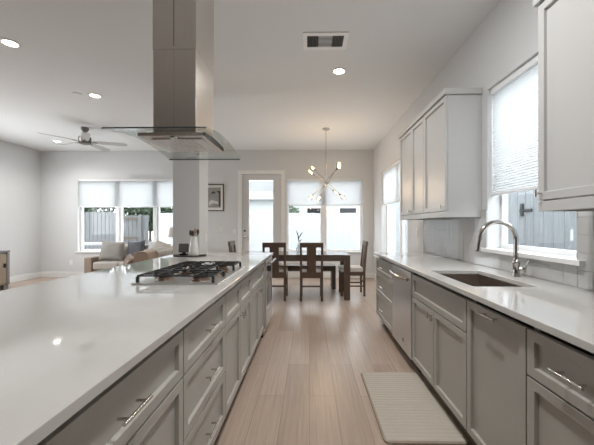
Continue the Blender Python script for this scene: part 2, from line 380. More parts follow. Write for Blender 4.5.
# ---- patio door
d = sempty('door_1', ((DR[0]+DR[2])/2, YB, 0)); dw = (DR[2]-DR[0])/2
m = MB()
for sx in (-1, 1): m.box(sx*dw, -0.018, 0, sx*(dw+0.095), 0, DR[3]+0.095)
m.box(-dw, -0.018, DR[3], dw, 0, DR[3]+0.095); m.obj('door_casing', 'trim', d, bevel=0.004)
m = MB(); m.holed(-dw+0.006, 0.006, dw-0.006, DR[3]-0.006, 0.03, 0.075, [(-dw+0.17, 0.26, dw-0.19, 2.37)], 'y'); m.obj('door_leaf', 'wall', d, bevel=0.003)
m = MB(); m.holed(-dw+0.15, 0.24, dw-0.17, 2.39, 0.02, 0.03, [(-dw+0.178, 0.268, dw-0.198, 2.362)], 'y'); m.obj('glass_stop', 'trim', d, bevel=0.003)
MB().box(-dw+0.171, 0.05, 0.261, dw-0.191, 0.056, 2.369).obj('door_pane', 'pane', d)
m = MB(); P = pleats(2.10, 2.36, 0.01, 0.004)
A = [m.bm.verts.new((-dw+0.18, 0.062+p[0], p[1])) for p in P]; B = [m.bm.verts.new((dw-0.20, 0.062+p[0], p[1])) for p in P]
for i in range(len(P)-1): m.bm.faces.new((A[i], B[i], B[i+1], A[i+1]))
m.obj('door_blind', 'shade', d)
MB().cyl((-dw+0.065, 0.03, 1.0), (-dw+0.065, -0.02, 1.0), 0.012).sph((-dw+0.065, -0.035, 1.0), 0.028).cyl((-dw+0.065, 0.03, 1.0), (-dw+0.065, 0.02, 1.0), 0.032).obj('door_knob', 'nickel', d, smooth=True)
MB().cyl((-dw+0.065, 0.03, 1.14), (-dw+0.065, 0.008, 1.14), 0.03, 0.024).box(-dw+0.060, -0.01, 1.12, -dw+0.070, 0.01, 1.16).obj('deadbolt', 'nickel', d, smooth=True)

# ================================================================== cabinets
def bar_pull(parent, x, z, L, yf=-0.022, vertical=False, r=0.0055, off=0.032, name='handle'):
    m = MB(); y = yf-off
    a, c = ((x-L/2, y, z), (x+L/2, y, z)) if not vertical else ((x, y, z-L/2), (x, y, z+L/2))
    m.cyl(a, c, r, seg=14)
    q = L*0.32
    for s in (-1, 1):
        p = (x+s*q, z) if not vertical else (x, z+s*q)
        m.cyl((p[0], yf, p[1]), (p[0], y, p[1]), r*0.85, seg=12)
    return m.obj(name, 'nickel', parent, smooth=True)
def t_knob(parent, x, z, yf=-0.022):
    m = MB(); m.cyl((x, yf, z), (x, yf-0.03, z), 0.005, seg=12); m.cyl((x, yf-0.03, z-0.02), (x, yf-0.03, z+0.02), 0.005, seg=12)
    return m.obj('knob', 'nickel', parent, smooth=True)
FY0, FY1 = -0.022, -0.001
def front(parent, name, x0, z0, x1, z1, matn, rail=0.057):
    g = 0.004
    return MB().panel(x0+g, z0+g, x1-g, z1-g, FY0, FY1, rail).obj(name, matn, parent, bevel=0.0012)
def carcass(parent, w, depth, z0, z1, matn, top=False):
    m = MB(); t = 0.016; f = 0.022; m.box(0.0005, f, z0, t, depth, z1); m.box(w-t, f, z0, w-0.0005, depth, z1)
    m.box(t, f, z0, w-t, depth, z0+t); m.box(t, depth-t, z0+t, w-t, depth, z1); m.box(t, f, z1-0.03, w-t, f+0.009, z1)
    return m.obj('cabinet_body', matn, parent)
def toekick(parent, w, depth):
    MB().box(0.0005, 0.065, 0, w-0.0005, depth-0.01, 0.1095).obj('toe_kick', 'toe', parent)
ZT, ZM, Z2, ZB = 0.854, 0.662, 0.392, 0.108
def base_cab(label, loc, rz, w, depth, kind, name='base_cabinet', matn='cab', group=None):
    t = thing(name, label, 'cabinet', loc, rz, group)
    carcass(t, w, depth, 0.11, 0.884, matn); toekick(t, w, depth)
    def pull(o, x, z, L=0.135): bar_pull(o, x, z, L)
    if kind == 'drawers':
        for a, c in ((ZM, ZT), (Z2, ZM), (ZB, Z2)):
            o = front(t, 'drawer', 0, a, w, c, matn); pull(o, w/2, (a+c)/2)
    elif kind in ('drawer2door', 'false2door', 'false2panel'):
        if kind == 'drawer2door':
            o = front(t, 'drawer', 0, ZM, w, ZT, matn); pull(o, w/2, (ZM+ZT)/2)
        elif kind == 'false2door':
            front(t, 'false_front', 0, ZM, w, ZT, matn)
        else:
            front(t, 'false_front', 0, ZM, w/2, ZT, matn); front(t, 'false_front', w/2, ZM, w, ZT, matn)
        for k in (0, 1):
            o = front(t, 'door', k*w/2, ZB, (k+1)*w/2, ZM, matn)
            t_knob(o, w/2+(0.032 if k else -0.032), ZM-0.045)
    elif kind == 'pullout':
        o = front(t, 'door', 0, ZB, w, ZT, matn); pull(o, w/2, ZT-0.028-0.0)
    elif kind == 'drawerdoor':
        o = front(t, 'drawer', 0, ZM, w, ZT, matn); pull(o, w/2, (ZM+ZT)/2)
        o = front(t, 'door', 0, ZB, w, ZM, matn); t_knob(o, w-0.032, ZM-0.045)
    return t
# ---- island, front face towards the aisle (+X)
IX = -0.529
def isl(label, y0, y1, kind): return base_cab(label, (IX, y0, 0), PI/2, y1-y0, 0.60, kind)
isl('island base cabinet at the bottom left of the photo, wide drawer over doors', 0.464, 1.224, 'drawer2door')
isl('island base cabinet with three stacked drawers and three bar pulls', 1.224, 1.834, 'drawers')
isl('island base cabinet under the gas cooktop, two plain false fronts over two doors', 1.834, 2.655, 'false2panel')
isl('island base cabinet beside the beverage cooler, one drawer over two doors', 2.655, 3.444, 'drawer2door')
tag(MB().box(-1.145, 0.464, 0, -1.3, 3.995, 0.884).obj('back_panel', 'cab', bevel=0.002), 'grey panel closing the living room side of the island', 'panel')
# beverage cooler
t = thing('beverage_cooler', 'undercounter beverage cooler with dark glass door and steel bar handle at island end', 'appliance', (IX, 3.446, 0), PI/2)
w = 0.55
MB().box(0, 0, 0.02, w, 0.6, 0.875).obj('cooler_body', 'black', t)
m = MB(); m.holed(0.003, 0.10, w-0.003, 0.872, -0.04, -0.002, [(0.035, 0.30, w-0.035, 0.80)], 'y'); o = m.obj('door', 'steelh', t, bevel=0.003)
MB().box(0.034, -0.034, 0.299, w-0.034, -0.012, 0.801).obj('glass', 'blackglass', o)
m = MB(); m.cyl((0.02, -0.085, 0.84), (w-0.02, -0.085, 0.84), 0.012)
for x in (0.06, w-0.06): m.cyl((x, -0.04, 0.84), (x, -0.085, 0.84), 0.009)
m.obj('handle', 'chrome', o, smooth=True)
MB().box(0.01, 0.0, 0.0, w-0.01, 0.55, 0.0195).obj('foot_rail', 'black', t)
MB().box(0.01, -0.012, 0.025, w-0.01, -0.0005, 0.095).obj('kick_grille', 'steelh', t)
# island countertop
tag(MB().box(-1.672, 0.42, 0.885, -0.477, 4.005, 0.915).obj('countertop', 'quartz', bevel=0.003, seg=3), 'long white quartz countertop of the island under the gas cooktop', 'countertop')

# ---- right run, front face towards the aisle (-X)
RX = 0.907
def rgt(label, y0, y1, kind): return base_cab(label, (RX, y0, 0), -PI/2, y0-y1, 0.615, kind)
rgt('right-hand base cabinet at far end beyond the dishwasher, three drawers', 4.088, 3.262, 'drawers')
rgt('grey sink base cabinet beside the dishwasher, wide false front over two doors', 2.658, 1.742, 'false2door')
rgt('grey pull-out cabinet with one full-height front and a bar pull near the top', 1.742, 1.266, 'pullout')
rgt('grey base cabinet at right edge of the photo, bar-pull drawer over door', 1.266, 0.81, 'drawerdoor')
ct = MB().holed(0.85, 0.78, 1.5445, 4.10, 0.885, 0.915, [(0.955, 1.80, 1.335, 2.446)], 'z').obj('countertop', 'quartz', bevel=0.003, seg=3)
tag(ct, 'white quartz countertop along the right wall with the sink cut into it', 'countertop')
# dishwasher
t = thing('dishwasher', 'stainless steel dishwasher between the far drawers and the sink cabinet', 'dishwasher', (RX, 3.2605, 0), -PI/2)
w = 0.600
MB().box(0.001, 0.002, 0.10, w-0.001, 0.60, 0.882).obj('tub', 'black', t)
o = MB().box(0.004, -0.03, 0.105, w-0.004, 0.001, 0.858).obj('door', 'steel', t, bevel=0.004)
MB().box(w*0.60, -0.0312, 0.185, w*0.60+0.03, -0.0301, 0.215).obj('badge', 'black', o)
m = MB(); pts = [(0.03+(w-0.06)*i/16, -0.055-0.03*math.sin(PI*i/16), 0.795) for i in range(17)]; m.tube(pts, 0.014, 12)
for x in (0.05, w-0.05): m.cyl((x, -0.03, 0.795), (x, -0.06, 0.795), 0.011)
m.obj('handle', 'chrome', o, smooth=True)
MB().box(0.005, 0.045, 0, w-0.005, 0.5, 0.099).obj('kick_plate', 'black', t)
# sink
t = thing('sink', 'stainless undermount kitchen sink sunk in the right-hand countertop', 'sink', (1.145, 2.123, 0.70))
m = MB(); sx, sy, dz, k = 0.19+0.012, 0.323+0.012, 0.184, 0.003
def shell(m, sx, sy, z0, z1, th):
    m.box(-sx-th, -sy-th, z0, sx+th, sy+th, z0+th)
    m.box(-sx-th, -sy-th, z0+th, -sx, sy+th, z1); m.box(sx, -sy-th, z0+th, sx+th, sy+th, z1)
    m.box(-sx, -sy-th, z0+th, sx, -sy, z1); m.box(-sx, sy, z0+th, sx, sy+th, z1)
shell(m, sx, sy, 0, dz, k); m.obj('basin', 'sinksteel', t, bevel=0.001)
MB().lathe([(0, 0.0075), (0.02, 0.0075), (0.045, 0.009), (0.05, 0.0035)], (0.02, 0.0, 0)).obj('drain', 'chrome', t, smooth=True)
# faucet
t = thing('faucet', 'tall gooseneck chrome pull-down faucet behind the sink', 'faucet', (1.44, 2.16, 0.9155))
MB().lathe([(0, 0), (0.028, 0), (0.028, 0.006), (0.023, 0.012), (0.022, 0.085), (0.026, 0.09), (0.026, 0.10), (0.018, 0.112), (0.014, 0.13), (0, 0.13)]).obj('base', 'chrome', t, smooth=True)
pts = [(0, 0, 0.12), (0, 0, 0.2), (0, 0, 0.26)] + [(-0.125+0.125*math.cos(a), 0, 0.255+0.125*math.sin(a)) for a in [PI*i/18 for i in range(1, 19)]]
ex = pts[-1]; pts += [(ex[0]-0.004, 0, ex[2]-0.02)]
MB().tube(pts, 0.0155, 16).obj('gooseneck', 'chrome', t, smooth=True)
m = MB(); m.cyl((ex[0]-0.003, 0, ex[2]-0.01), (ex[0]-0.012, 0, ex[2]-0.075), 0.0145, 0.0165); m.cyl((ex[0]-0.012, 0, ex[2]-0.075), (ex[0]-0.0125, 0, ex[2]-0.083), 0.0175, 0.0165)
m.obj('spray_head', 'chrome', t, smooth=True)
m = MB(); m.cyl((0, 0, 0.055), (0.03, -0.03, 0.055), 0.012); m.cyl((0.03, -0.03, 0.055), (0.042, -0.042, 0.055), 0.021, 0.019); m.tube([(0.036, -0.036, 0.06), (0.04, -0.05, 0.09), (0.045, -0.06, 0.115)], [0.006, 0.005, 0.004], 10)
m.obj('lever', 'chrome', t, smooth=True)

# ---- upper cabinets on the right wall (front at x = 1.22)
def upper(label, yfar, ynear, doors, knobside):
    UX = 1.243; w = yfar-ynear; t = thing('upper_cabinet', label, 'cabinet', (UX, yfar, 1.345), -PI/2)
    dp = XR-UX-0.0005
    zt = 2.445-1.345
    m = MB(); m.box(0.0, 0, 0.055, 0.018, dp, zt); m.box(w-0.018, -0.0, 0.0, w, dp, zt); m.box(0.018, 0, 0.06, w-0.018, dp, 0.078); m.box(0.018, 0, zt-0.018, w-0.018, dp, zt); m.box(0.018, dp-0.012, 0.078, w-0.018, dp, zt-0.018)
    m.obj('cabinet_body', 'upcab', t, bevel=0.001)
    m = MB(); m.box(-0.0005, -0.021, 0.0, w-0.018, -0.0, 0.052); m.box(w-0.0185, -0.021, 0.0, w+0.002, 0.0, 0.052); m.box(0.0, 0.0, 0.0, 0.018, dp, 0.052)
    m.obj('light_rail', 'upcab', t, bevel=0.002)
    m = MB(); m.box(-0.015, -0.04, zt+0.0005, w+0.02, dp, zt+0.055); m.obj('crown_moulding', 'upcab', t, bevel=0.008)
    x = 0
    for k, (dwid, side) in enumerate(zip(doors, knobside)):
        o = front(t, 'door', x, 0.056, x+dwid, zt-0.002, 'upcab')
        kx = x+dwid-0.028 if side == 'n' else x+0.028
        t_knob(o, kx, 0.095); x += dwid
    return t
upper('light grey three-door upper cabinet on the right wall beyond the sink window', 4.165, 2.772, (0.4775, 0.389, 0.5265), ('n', 'f', 'n'))
upper('light grey upper cabinet cut off by the top right corner of the photo', 1.661, 1.204, (0.457,), ('f',))

# ================================================================== cooktop
t = thing('gas_cooktop', 'five-burner stainless gas cooktop with black iron grates on the island', 'cooktop', (-0.806, 2.195, 0.9155))
cw, cl = 0.262, 0.385
MB().box(-cw, -cl, 0, cw, cl, 0.009).obj('steel_top', 'steelh', t, bevel=0.003)
def grate(x0, x1, y0, y1, fingers, notch=None):
    m = MB(); zt, hgt, b = 0.055, 0.010, 0.0036
    def bar(ax, ay, bx, by): m.box(min(ax, bx)-b, min(ay, by)-b, zt-hgt, max(ax, bx)+b, max(ay, by)+b, zt)
    bar(x0, y0, x0, y1); bar(x1, y0, x1, y1); bar(x0, y0, x1, y0); bar(x0, y1, x1, y1)
    n = fingers
    for i in range(1, n): 
        y = y0+(y1-y0)*i/n; bar(x0, y, x0+(x1-x0)*0.40, y); bar(x1-(x1-x0)*0.40, y, x1, y)
    xm = (x0+x1)/2
    bar(xm, y0, xm, y0+(y1-y0)*0.28); bar(xm, y1-(y1-y0)*0.28, xm, y1)
    for q in (0.25, 0.75): bar(x0+(x1-x0)*q, y0, x0+(x1-x0)*q, y1)
    for (x, y) in ((x0, y0), (x1, y0), (x0, y1), (x1, y1)): m.box(x-0.008, y-0.008, 0.0095, x+0.008, y+0.008, zt-hgt+0.001)
    return m.obj('grate', 'iron', t, bevel=0.002)
grate(-0.235, 0.225, -0.36, -0.135, 3)
grate(-0.235, 0.105, -0.12, 0.12, 3)
grate(-0.235, 0.225, 0.135, 0.36, 3)
for (x, y, r) in ((-0.12, -0.25, 0.04), (0.11, -0.25, 0.05), (-0.06, 0.0, 0.06), (-0.12, 0.25, 0.045), (0.11, 0.25, 0.035)):
    MB().lathe([(0, 0.0095), (r*1.25, 0.0095), (r*1.2, 0.016), (r, 0.018), (r, 0.026), (0, 0.026)], (x, y, 0)).obj('burner', 'brown_metal', t, smooth=True)
    MB().lathe([(0, 0.0262), (r*0.9, 0.0262), (r*0.92, 0.032), (r*0.8, 0.036), (0, 0.037)], (x, y, 0)).obj('burner_cap', 'iron', t, smooth=True)
for i in range(5):
    y = -0.10+0.05*i; x = 0.165+(0.03 if i % 2 else 0)
    MB().lathe([(0, 0.0095), (0.021, 0.0095), (0.021, 0.014), (0.017, 0.017), (0.0155, 0.036), (0, 0.038)], (x, y, 0), 20).obj('knob', 'brown_metal', t, smooth=True)

# ================================================================== range hood
t = thing('range_hood', 'stainless island range hood with curved glass canopy hanging above the cooktop', 'range hood', (-0.872, 2.135, 1.82))
def arch(y): return 0.046*(1-(y/0.42)**2)
ys = [-0.42+0.84*i/24 for i in range(25)]
prof = [(y, arch(y)) for y in ys] + [(y, arch(y)+0.008) for y in ys[::-1]]
g = MB().prism(prof, 'x', -0.307, 0.290).obj('glass_canopy', ['hoodglass', 'glassedge'], t)
for p in g.data.polygons:
    if abs(p.normal.y) > 0.8: p.material_index = 1
bx0, bx1, by0, by1 = -0.195, 0.215, -0.255, 0.165
ysb = [by0+(by1-by0)*i/12 for i in range(13)]
m = MB().prism([(y, arch(y)-0.002) for y in ysb]+[(by1, 0.006), (by0, 0.006)], 'x', bx0, bx1); m.obj('hood_body', 'hoodsteel', t, bevel=0.001)
m = MB().prism([(y, arch(y)-0.003) for y in ysb]+[(by1, 0.009), (by0, 0.009)], 'x', bx1+0.0005, bx1+0.008); m.obj('control_panel', 'blackglass', t)
def mesh_filter():
    m, nt, b = new_mat('filter_mesh'); b.inputs['Metallic'].default_value = 1; b.inputs['Roughness'].default_value = 0.35
    tc = N(nt, 'ShaderNodeTexCoord'); v = N(nt, 'ShaderNodeTexVoronoi'); v.inputs['Scale'].default_value = 90
    nt.links.new(tc.outputs['Object'], v.inputs['Vector']); r = N(nt, 'ShaderNodeValToRGB')
    r.color_ramp.elements[0].position = 0.15; r.color_ramp.elements[0].color = (0.10, 0.09, 0.08, 1); r.color_ramp.elements[1].position = 0.4; r.color_ramp.elements[1].color = (0.75, 0.70, 0.66, 1)
    nt.links.new(v.outputs['Distance'], r.inputs[0]); nt.links.new(r.outputs[0], b.inputs['Base Color']); return m
M['filter'] = mesh_filter()
MB().box(bx0+0.055, by0+0.06, -0.001, bx1-0.095, by1-0.06, 0.0055).obj('grease_filter', 'filter', t, bevel=0.001)
MB().box(bx1-0.09, by0+0.06, -0.001, bx1-0.03, by1-0.06, 0.0055).obj('filter_frame', 'steelh', t, bevel=0.001)
for y in (by0+0.03, by1-0.03): MB().lathe([(0, 0.0005), (0.02, 0.0005), (0.026, -0.003), (0.027, 0.0055)], (0.02, y, 0), 24).obj('hood_lamp', 'nickel', t, smooth=True)
cx0, cx1, cy0, cy1 = -1.005+0.872, -0.729+0.872, 1.95-2.135, 2.312-2.135
MB().box(cx0, cy0, 0.040, cx1, cy1, 0.60).obj('lower_duct_cover', 'hoodsteel', t, bevel=0.0015)
MB().box(cx0-0.003, cy0-0.003, 0.5805, cx1+0.003, cy1+0.003, 1.28).obj('upper_duct_cover', 'hoodsteel', t, bevel=0.0015)
MB().box(0.0, cy0-0.0042, 0.60, 0.004, cy0-0.0031, 1.28).obj('duct_slot', 'black', t)
MB().box(0.001, cy0-0.0008, 0.06, 0.0022, cy0-0.0001, 0.58).obj('duct_seam', 'fanmotor', t)

# ================================================================== things on the island
t = thing('serving_tray', 'low dark oval wooden tray at far end of island before the pillar', 'tray', (-1.40, 3.56, 0.9155))
m = MB(); m.lathe([(0, 0), (0.17, 0), (0.185, 0.012), (0.178, 0.012), (0.168, 0.005), (0, 0.005)], seg=40)
for v in m.bm.verts: v.co.y *= 0.72; v.co.x *= 1.06
m.obj('tray_dish', 'traywood', t, smooth=True)
m = MB(); m.lathe([(0, 0), (0.054, 0), (0.058, 0.006), (0.054, 0.05), (0.042, 0.13), (0.034, 0.19), (0.035, 0.222), (0.032, 0.222), (0.031, 0.19), (0.038, 0.13), (0.05, 0.05), (0.05, 0.012), (0, 0.012)])
t = thing('utensil_holder', 'white tapered ceramic holder full of dark utensils on the tray', 'utensil holder', (-1.355, 3.56, 0.921))
m.obj('body', 'ceramic', t, smooth=True)
ULAB = 'dark red-brown cooking utensil standing in the white holder'
for i, (dx, dy, L) in enumerate(((-0.012, 0.0, 0.28), (0.002, 0.012, 0.30), (0.014, 0.004, 0.29), (0.0, -0.014, 0.275))):
    o = thing('utensil', ULAB, 'utensil', (-1.355+dx*0.6, 3.56+dy*0.6, 0.9345), 0, 'cooking utensils in the white holder')
    m = MB(); m.tube([(0, 0, 0), (dx*0.7, dy*0.7, 0.17), (dx*2.2, dy*1.5, L-0.06)], [0.004, 0.004, 0.005], 8); m.obj('handle', 'utensil', o, smooth=True)
    m = MB(); m.sph((dx*2.6, dy*1.7, L-0.03), 0.018, 12, (0.9, 0.45, 1.9)); m.obj('head', 'utensil' if i != 1 else 'utlight', o, smooth=True)
t = thing('smart_display', 'small square grey display with a dark base beside the white holder', 'display', (-1.49, 3.60, 0.921))
MB().box(-0.058, -0.012, 0.03, 0.058, 0.012, 0.135, Matrix.Rotation(-0.12, 3, 'X')).obj('screen_body', 'device', t, bevel=0.004)
MB().box(-0.05, -0.0165, 0.036, 0.05, -0.0135, 0.128, Matrix.Rotation(-0.12, 3, 'X')).obj('screen', 'device', t)
MB().box(-0.04, -0.03, 0, 0.04, 0.04, 0.018).box(-0.02, 0.0, 0.016, 0.02, 0.02, 0.05).obj('base', 'black', t, bevel=0.003)

# ================================================================== kitchen mat
def rrect(x0, y0, x1, y1, r, n=6):
    P = []
    for (cx, cy, a0) in ((x1-r, y1-r, 0), (x0+r, y1-r, PI/2), (x0+r, y0+r, PI), (x1-r, y0+r, 1.5*PI)):
        for i in range(n+1): a = a0+PI/2*i/n; P.append((cx+r*math.cos(a), cy+r*math.sin(a)))
    return P
t = thing('kitchen_mat', 'ribbed beige anti-fatigue mat on the wood floor before the sink cabinet', 'mat', (0.685, 2.21, 0.0005))
MB().prism(rrect(-0.25, -0.43, 0.25, 0.43, 0.04), 'z', 0, 0.012).obj('backing', 'matedge', t, bevel=0.004)
m = MB(); nr = 26; pts = []
for i in range(nr):
    y0 = -0.418+0.836*i/nr; pt = 0.836/nr
    for q in range(4): a = q/4; pts.append((y0+a*pt, 0.0145+0.0026*math.sin(PI*a)))
pts.append((0.418, 0.0145))
m.prism(pts+[(0.418, 0.0122), (-0.418, 0.0122)], 'x', -0.238, 0.238); m.obj('ribbed_top', 'mat', t)

# ================================================================== dining
t = thing('dining_table', 'dark wooden parsons dining table standing below the chandelier', 'table', (-0.27, 5.595, 0))
tx, ty = 0.96, 0.395
MB().box(-tx, -ty, 0.735, tx, ty, 0.77).obj('tabletop', 'tablewood', t, bevel=0.003)
m = MB(); 
m.box(-tx+0.1, -ty+0.004, 0.663, tx-0.1, -ty+0.03, 0.7345); m.box(-tx+0.1, ty-0.03, 0.663, tx-0.1, ty-0.004, 0.7345)
m.box(-tx+0.004, -ty+0.1, 0.663, -tx+0.03, ty-0.1, 0.7345); m.box(tx-0.03, -ty+0.1, 0.663, tx-0.004, ty-0.1, 0.7345)
m.obj('apron', 'tablewood', t, bevel=0.002)
for sx in (-1, 1):
    for sy in (-1, 1): MB().box(sx*tx, sy*ty, 0, sx*(tx-0.098), sy*(ty-0.098), 0.7348).obj('leg', 'walnut', t, bevel=0.003)
t = thing('bench', 'dark wooden bench along the window side of the dining table', 'bench', (-0.27, 6.27, 0))
MB().box(-0.79, -0.18, 0.43, 0.79, 0.18, 0.47).obj('bench_seat', 'tablewood', t, bevel=0.003)
m = MB(); m.box(-0.71, -0.175, 0.36, 0.71, -0.15, 0.4295); m.box(-0.71, 0.15, 0.36, 0.71, 0.175, 0.4295); m.obj('apron', 'tablewood', t, bevel=0.002)
for sx in (-1, 1):
    for sy in (-1, 1): MB().box(sx*0.79, sy*0.178, 0, sx*0.711, sy*0.10, 0.4295).obj('leg', 'tablewood', t, bevel=0.003)
def chair(label, loc, rz, proto=[None]):
    if proto[0]:
        c = copy_tree(proto[0]); c.location = loc; c.rotation_euler = (0, 0, rz); c['label'] = label; return c
    # back at -y, sitter faces +y
    t = thing('dining_chair', label, 'chair', loc, rz, 'walnut dining chairs around the table'); proto[0] = t
    w = 0.195
    for sx in (-1, 1):
        m = MB(); a, b2 = (sx*w, sx*(w-0.038))
        m.prism([(-0.0, 0), (0.036, 0), (0.04, 0.45), (-0.015, 0.98), (-0.045, 0.98), (0.0, 0.45)], 'x', a, b2); m.obj('leg', 'walnut', t, bevel=0.003)
        MB().box(a, 0.40, 0, b2, 0.44, 0.435).obj('leg', 'walnut', t, bevel=0.003)
    R = Matrix.Rotation(math.radians(6.0), 3, 'X')
    MB().box(-w-0.002, -0.047, 0.905, w+0.002, -0.012, 0.985, R).obj('top_rail', 'walnut', t, bevel=0.004)
    m = MB(); m.prism([(-0.082, 0.47), (0.082, 0.47), (0.075, 0.56), (0.078, 0.905), (-0.078, 0.905), (-0.075, 0.56)], 'y', -0.012, 0.008)
    for v in m.bm.verts: v.co.y += 0.018-(v.co.z-0.47)*0.095
    m.obj('splat', 'walnut', t, bevel=0.003)
    m = MB(); m.box(-w+0.038, 0.004, 0.39, w-0.038, 0.026, 0.485); m.box(-w+0.038, 0.41, 0.36, w-0.038, 0.43, 0.434)
    for sx in (-1, 1): m.box(sx*(w-0.006), 0.04, 0.37, sx*(w-0.028), 0.40, 0.434)
    m.obj('seat_rail', 'walnut', t, bevel=0.002)
    m = MB(); m.box(-w+0.038, 0.012, 0.235, w-0.038, 0.03, 0.262); m.obj('stretcher', 'walnut', t, bevel=0.002)
    for sx in (-1, 1): MB().box(sx*(w-0.01), 0.036, 0.17, sx*(w-0.03), 0.40, 0.195).obj('side_stretcher', 'walnut', t, bevel=0.002)
    MB().box(-w+0.001, 0.042, 0.4355, w-0.001, 0.45, 0.515).obj('seat', 'cushion', t, bevel=0.014, seg=3)
    return t
chair('walnut dining chair with its back to the camera, beside the island end', (-0.59, 5.12, 0), 0)
chair('walnut dining chair with its back to the camera, near middle of the table', (0.032, 5.11, 0), 0)
chair('walnut dining chair facing left at the right-hand end of the table', (1.0, 5.68, 0), PI/2)
chair('walnut dining chair at the left end of the table, half hidden behind the island', (-1.40, 5.60, 0), -PI/2)
t = thing('vase', 'small clear glass vase on the dining table holding a dark twig', 'vase', (-0.20, 5.62, 0.7705))
MB().lathe([(0, 0), (0.04, 0), (0.05, 0.03), (0.046, 0.09), (0.025, 0.13), (0.028, 0.15), (0.025, 0.15), (0.022, 0.13), (0.042, 0.09), (0.045, 0.03), (0.036, 0.006), (0, 0.006)]).obj('glass', 'vaseglass', t, smooth=True)
o = thing('twig', 'dark leafy twig standing in the glass vase on the dining table', 'plant', (-0.20, 5.62, 0.777))
MB().tube([(0, 0, 0), (0.005, 0, 0.15), (0.0, 0, 0.30)], 0.005, 8).obj('stem', 'stem', o, smooth=True)
for (dx, dz, L, z) in ((-0.05, 0.14, 0.11, 0.27), (0.08, 0.13, 0.11, 0.25), (-0.015, 0.12, 0.09, 0.2), (0.06, 0.06, 0.07, 0.18)):
    m = MB(); m.tube([(0, 0, z), (dx*0.4, 0.004, z+dz*0.5), (dx, 0, z+dz)], [0.004, 0.011, 0.002], 8)
    m.obj('leaf', 'stem', o, smooth=True)

# ================================================================== chandelier
t = thing('chandelier', 'sputnik chandelier with crossing nickel rods and round lit bulbs above the dining table', 'chandelier', (0.31, 5.78, 0))
HZ = 2.075
MB().lathe([(0, 3.0995), (0.07, 3.0995), (0.07, 3.085), (0.06, 3.075), (0, 3.072)]).obj('canopy', 'nickel', t, smooth=True)
MB().cyl((0, 0, 3.08), (0, 0, HZ), 0.007, seg=12).obj('stem', 'nickel', t, smooth=True)
MB().lathe([(0, HZ+0.05), (0.016, HZ+0.05), (0.02, HZ+0.02), (0.022, HZ-0.035), (0.012, HZ-0.05), (0, HZ-0.05)]).obj('hub', 'nickel', t, smooth=True)
pm = 5.78/306
rods = [((-13.5, 17.0), (16.0, -15.5), 0.18, -0.02), ((13.5, 19.5), (-7.6, -16.5), 0.10, -0.015), ((-15.5, 9.0), (10.8, -9.0), -0.2, 0.012), ((-15.8, -15.8), (14.0, 17.5), -0.12, 0.02)]
for (a, b2, dy, hz) in rods:
    ends = []
    for e, s in ((a, 1), (b2, -1)):
        p = Vector((e[0]*pm, s*dy, HZ+e[1]*pm)); ends.append(p)
    d = (ends[0]-ends[1]).normalized()
    r = MB().cyl(ends[0]-d*0.06, ends[1]+d*0.06, 0.0055, seg=10).obj('rod', 'darknickel', t, smooth=True)
    for p, s in ((ends[0], 1), (ends[1], -1)):
        k = MB(); k.cyl(p-d*s*0.10, p-d*s*0.045, 0.015, 0.017, 14).obj('socket', 'darknickel', t, smooth=True)
        bl = MB(); bl.sph(p, 0.047, 20); bo = bl.obj('bulb', 'bulb', t, smooth=True)
        f = MB(); f.cyl(p-d*s*0.04, p+d*s*0.012, 0.014, 0.011, 10); f.obj('filament', 'filament', bo, smooth=True)
        f = None
pl = bpy.data.lights.new('chandelier_glow', 'POINT'); pl.energy = 9; pl.color = (1.0, 0.75, 0.48); pl.shadow_soft_size = 0.25
po = bpy.data.objects.new('chandelier_glow', pl); COL.objects.link(po); po.parent = t; po.location = (0, 0, HZ-0.12)

# ================================================================== ceiling fixtures
def can(label, x, y, r=0.062, power=8):
    t = thing('recessed_light', label, 'ceiling light', (x, y, H), 0, 'recessed ceiling lights')
    MB().lathe([(r, -0.0005), (r+0.026, -0.0005), (r+0.023, -0.006), (r, -0.008)]).obj('trim_ring', 'plate', t, smooth=True)
    MB().lathe([(0, -0.004), (r-0.001, -0.004), (r-0.001, -0.001), (0, -0.001)]).obj('lens', 'lens', t)
    if power:
        l = bpy.data.lights.new('can_glow', 'SPOT'); l.energy = power*4; l.spot_size = math.radians(150); l.spot_blend = 0.8; l.shadow_soft_size = 0.09; l.color = (1.0, 0.98, 0.95)
        o = bpy.data.objects.new('can_glow', l); COL.objects.link(o); o.parent = t; o.location = (0, 0, -0.03)
can('round recessed ceiling light close to the upper left corner of the photo', -3.0, 3.016, 0.062, 3)
can('round recessed ceiling light beside the hood chimney, above the fan', -3.02, 4.255)
can('round recessed ceiling light below the air vent', 0.349, 3.631)
can('small round recessed ceiling light behind the ceiling fan blades', -5.48, 6.55)
t = thing('smoke_detector', 'small flat white disc on the ceiling left of a recessed light near the fan', 'smoke detector', (-3.23, 4.20, H))
MB().lathe([(0, -0.012), (0.045, -0.012), (0.058, -0.008), (0.06, -0.0005), (0, -0.0005)]).obj('disc', 'plate', t, smooth=True)
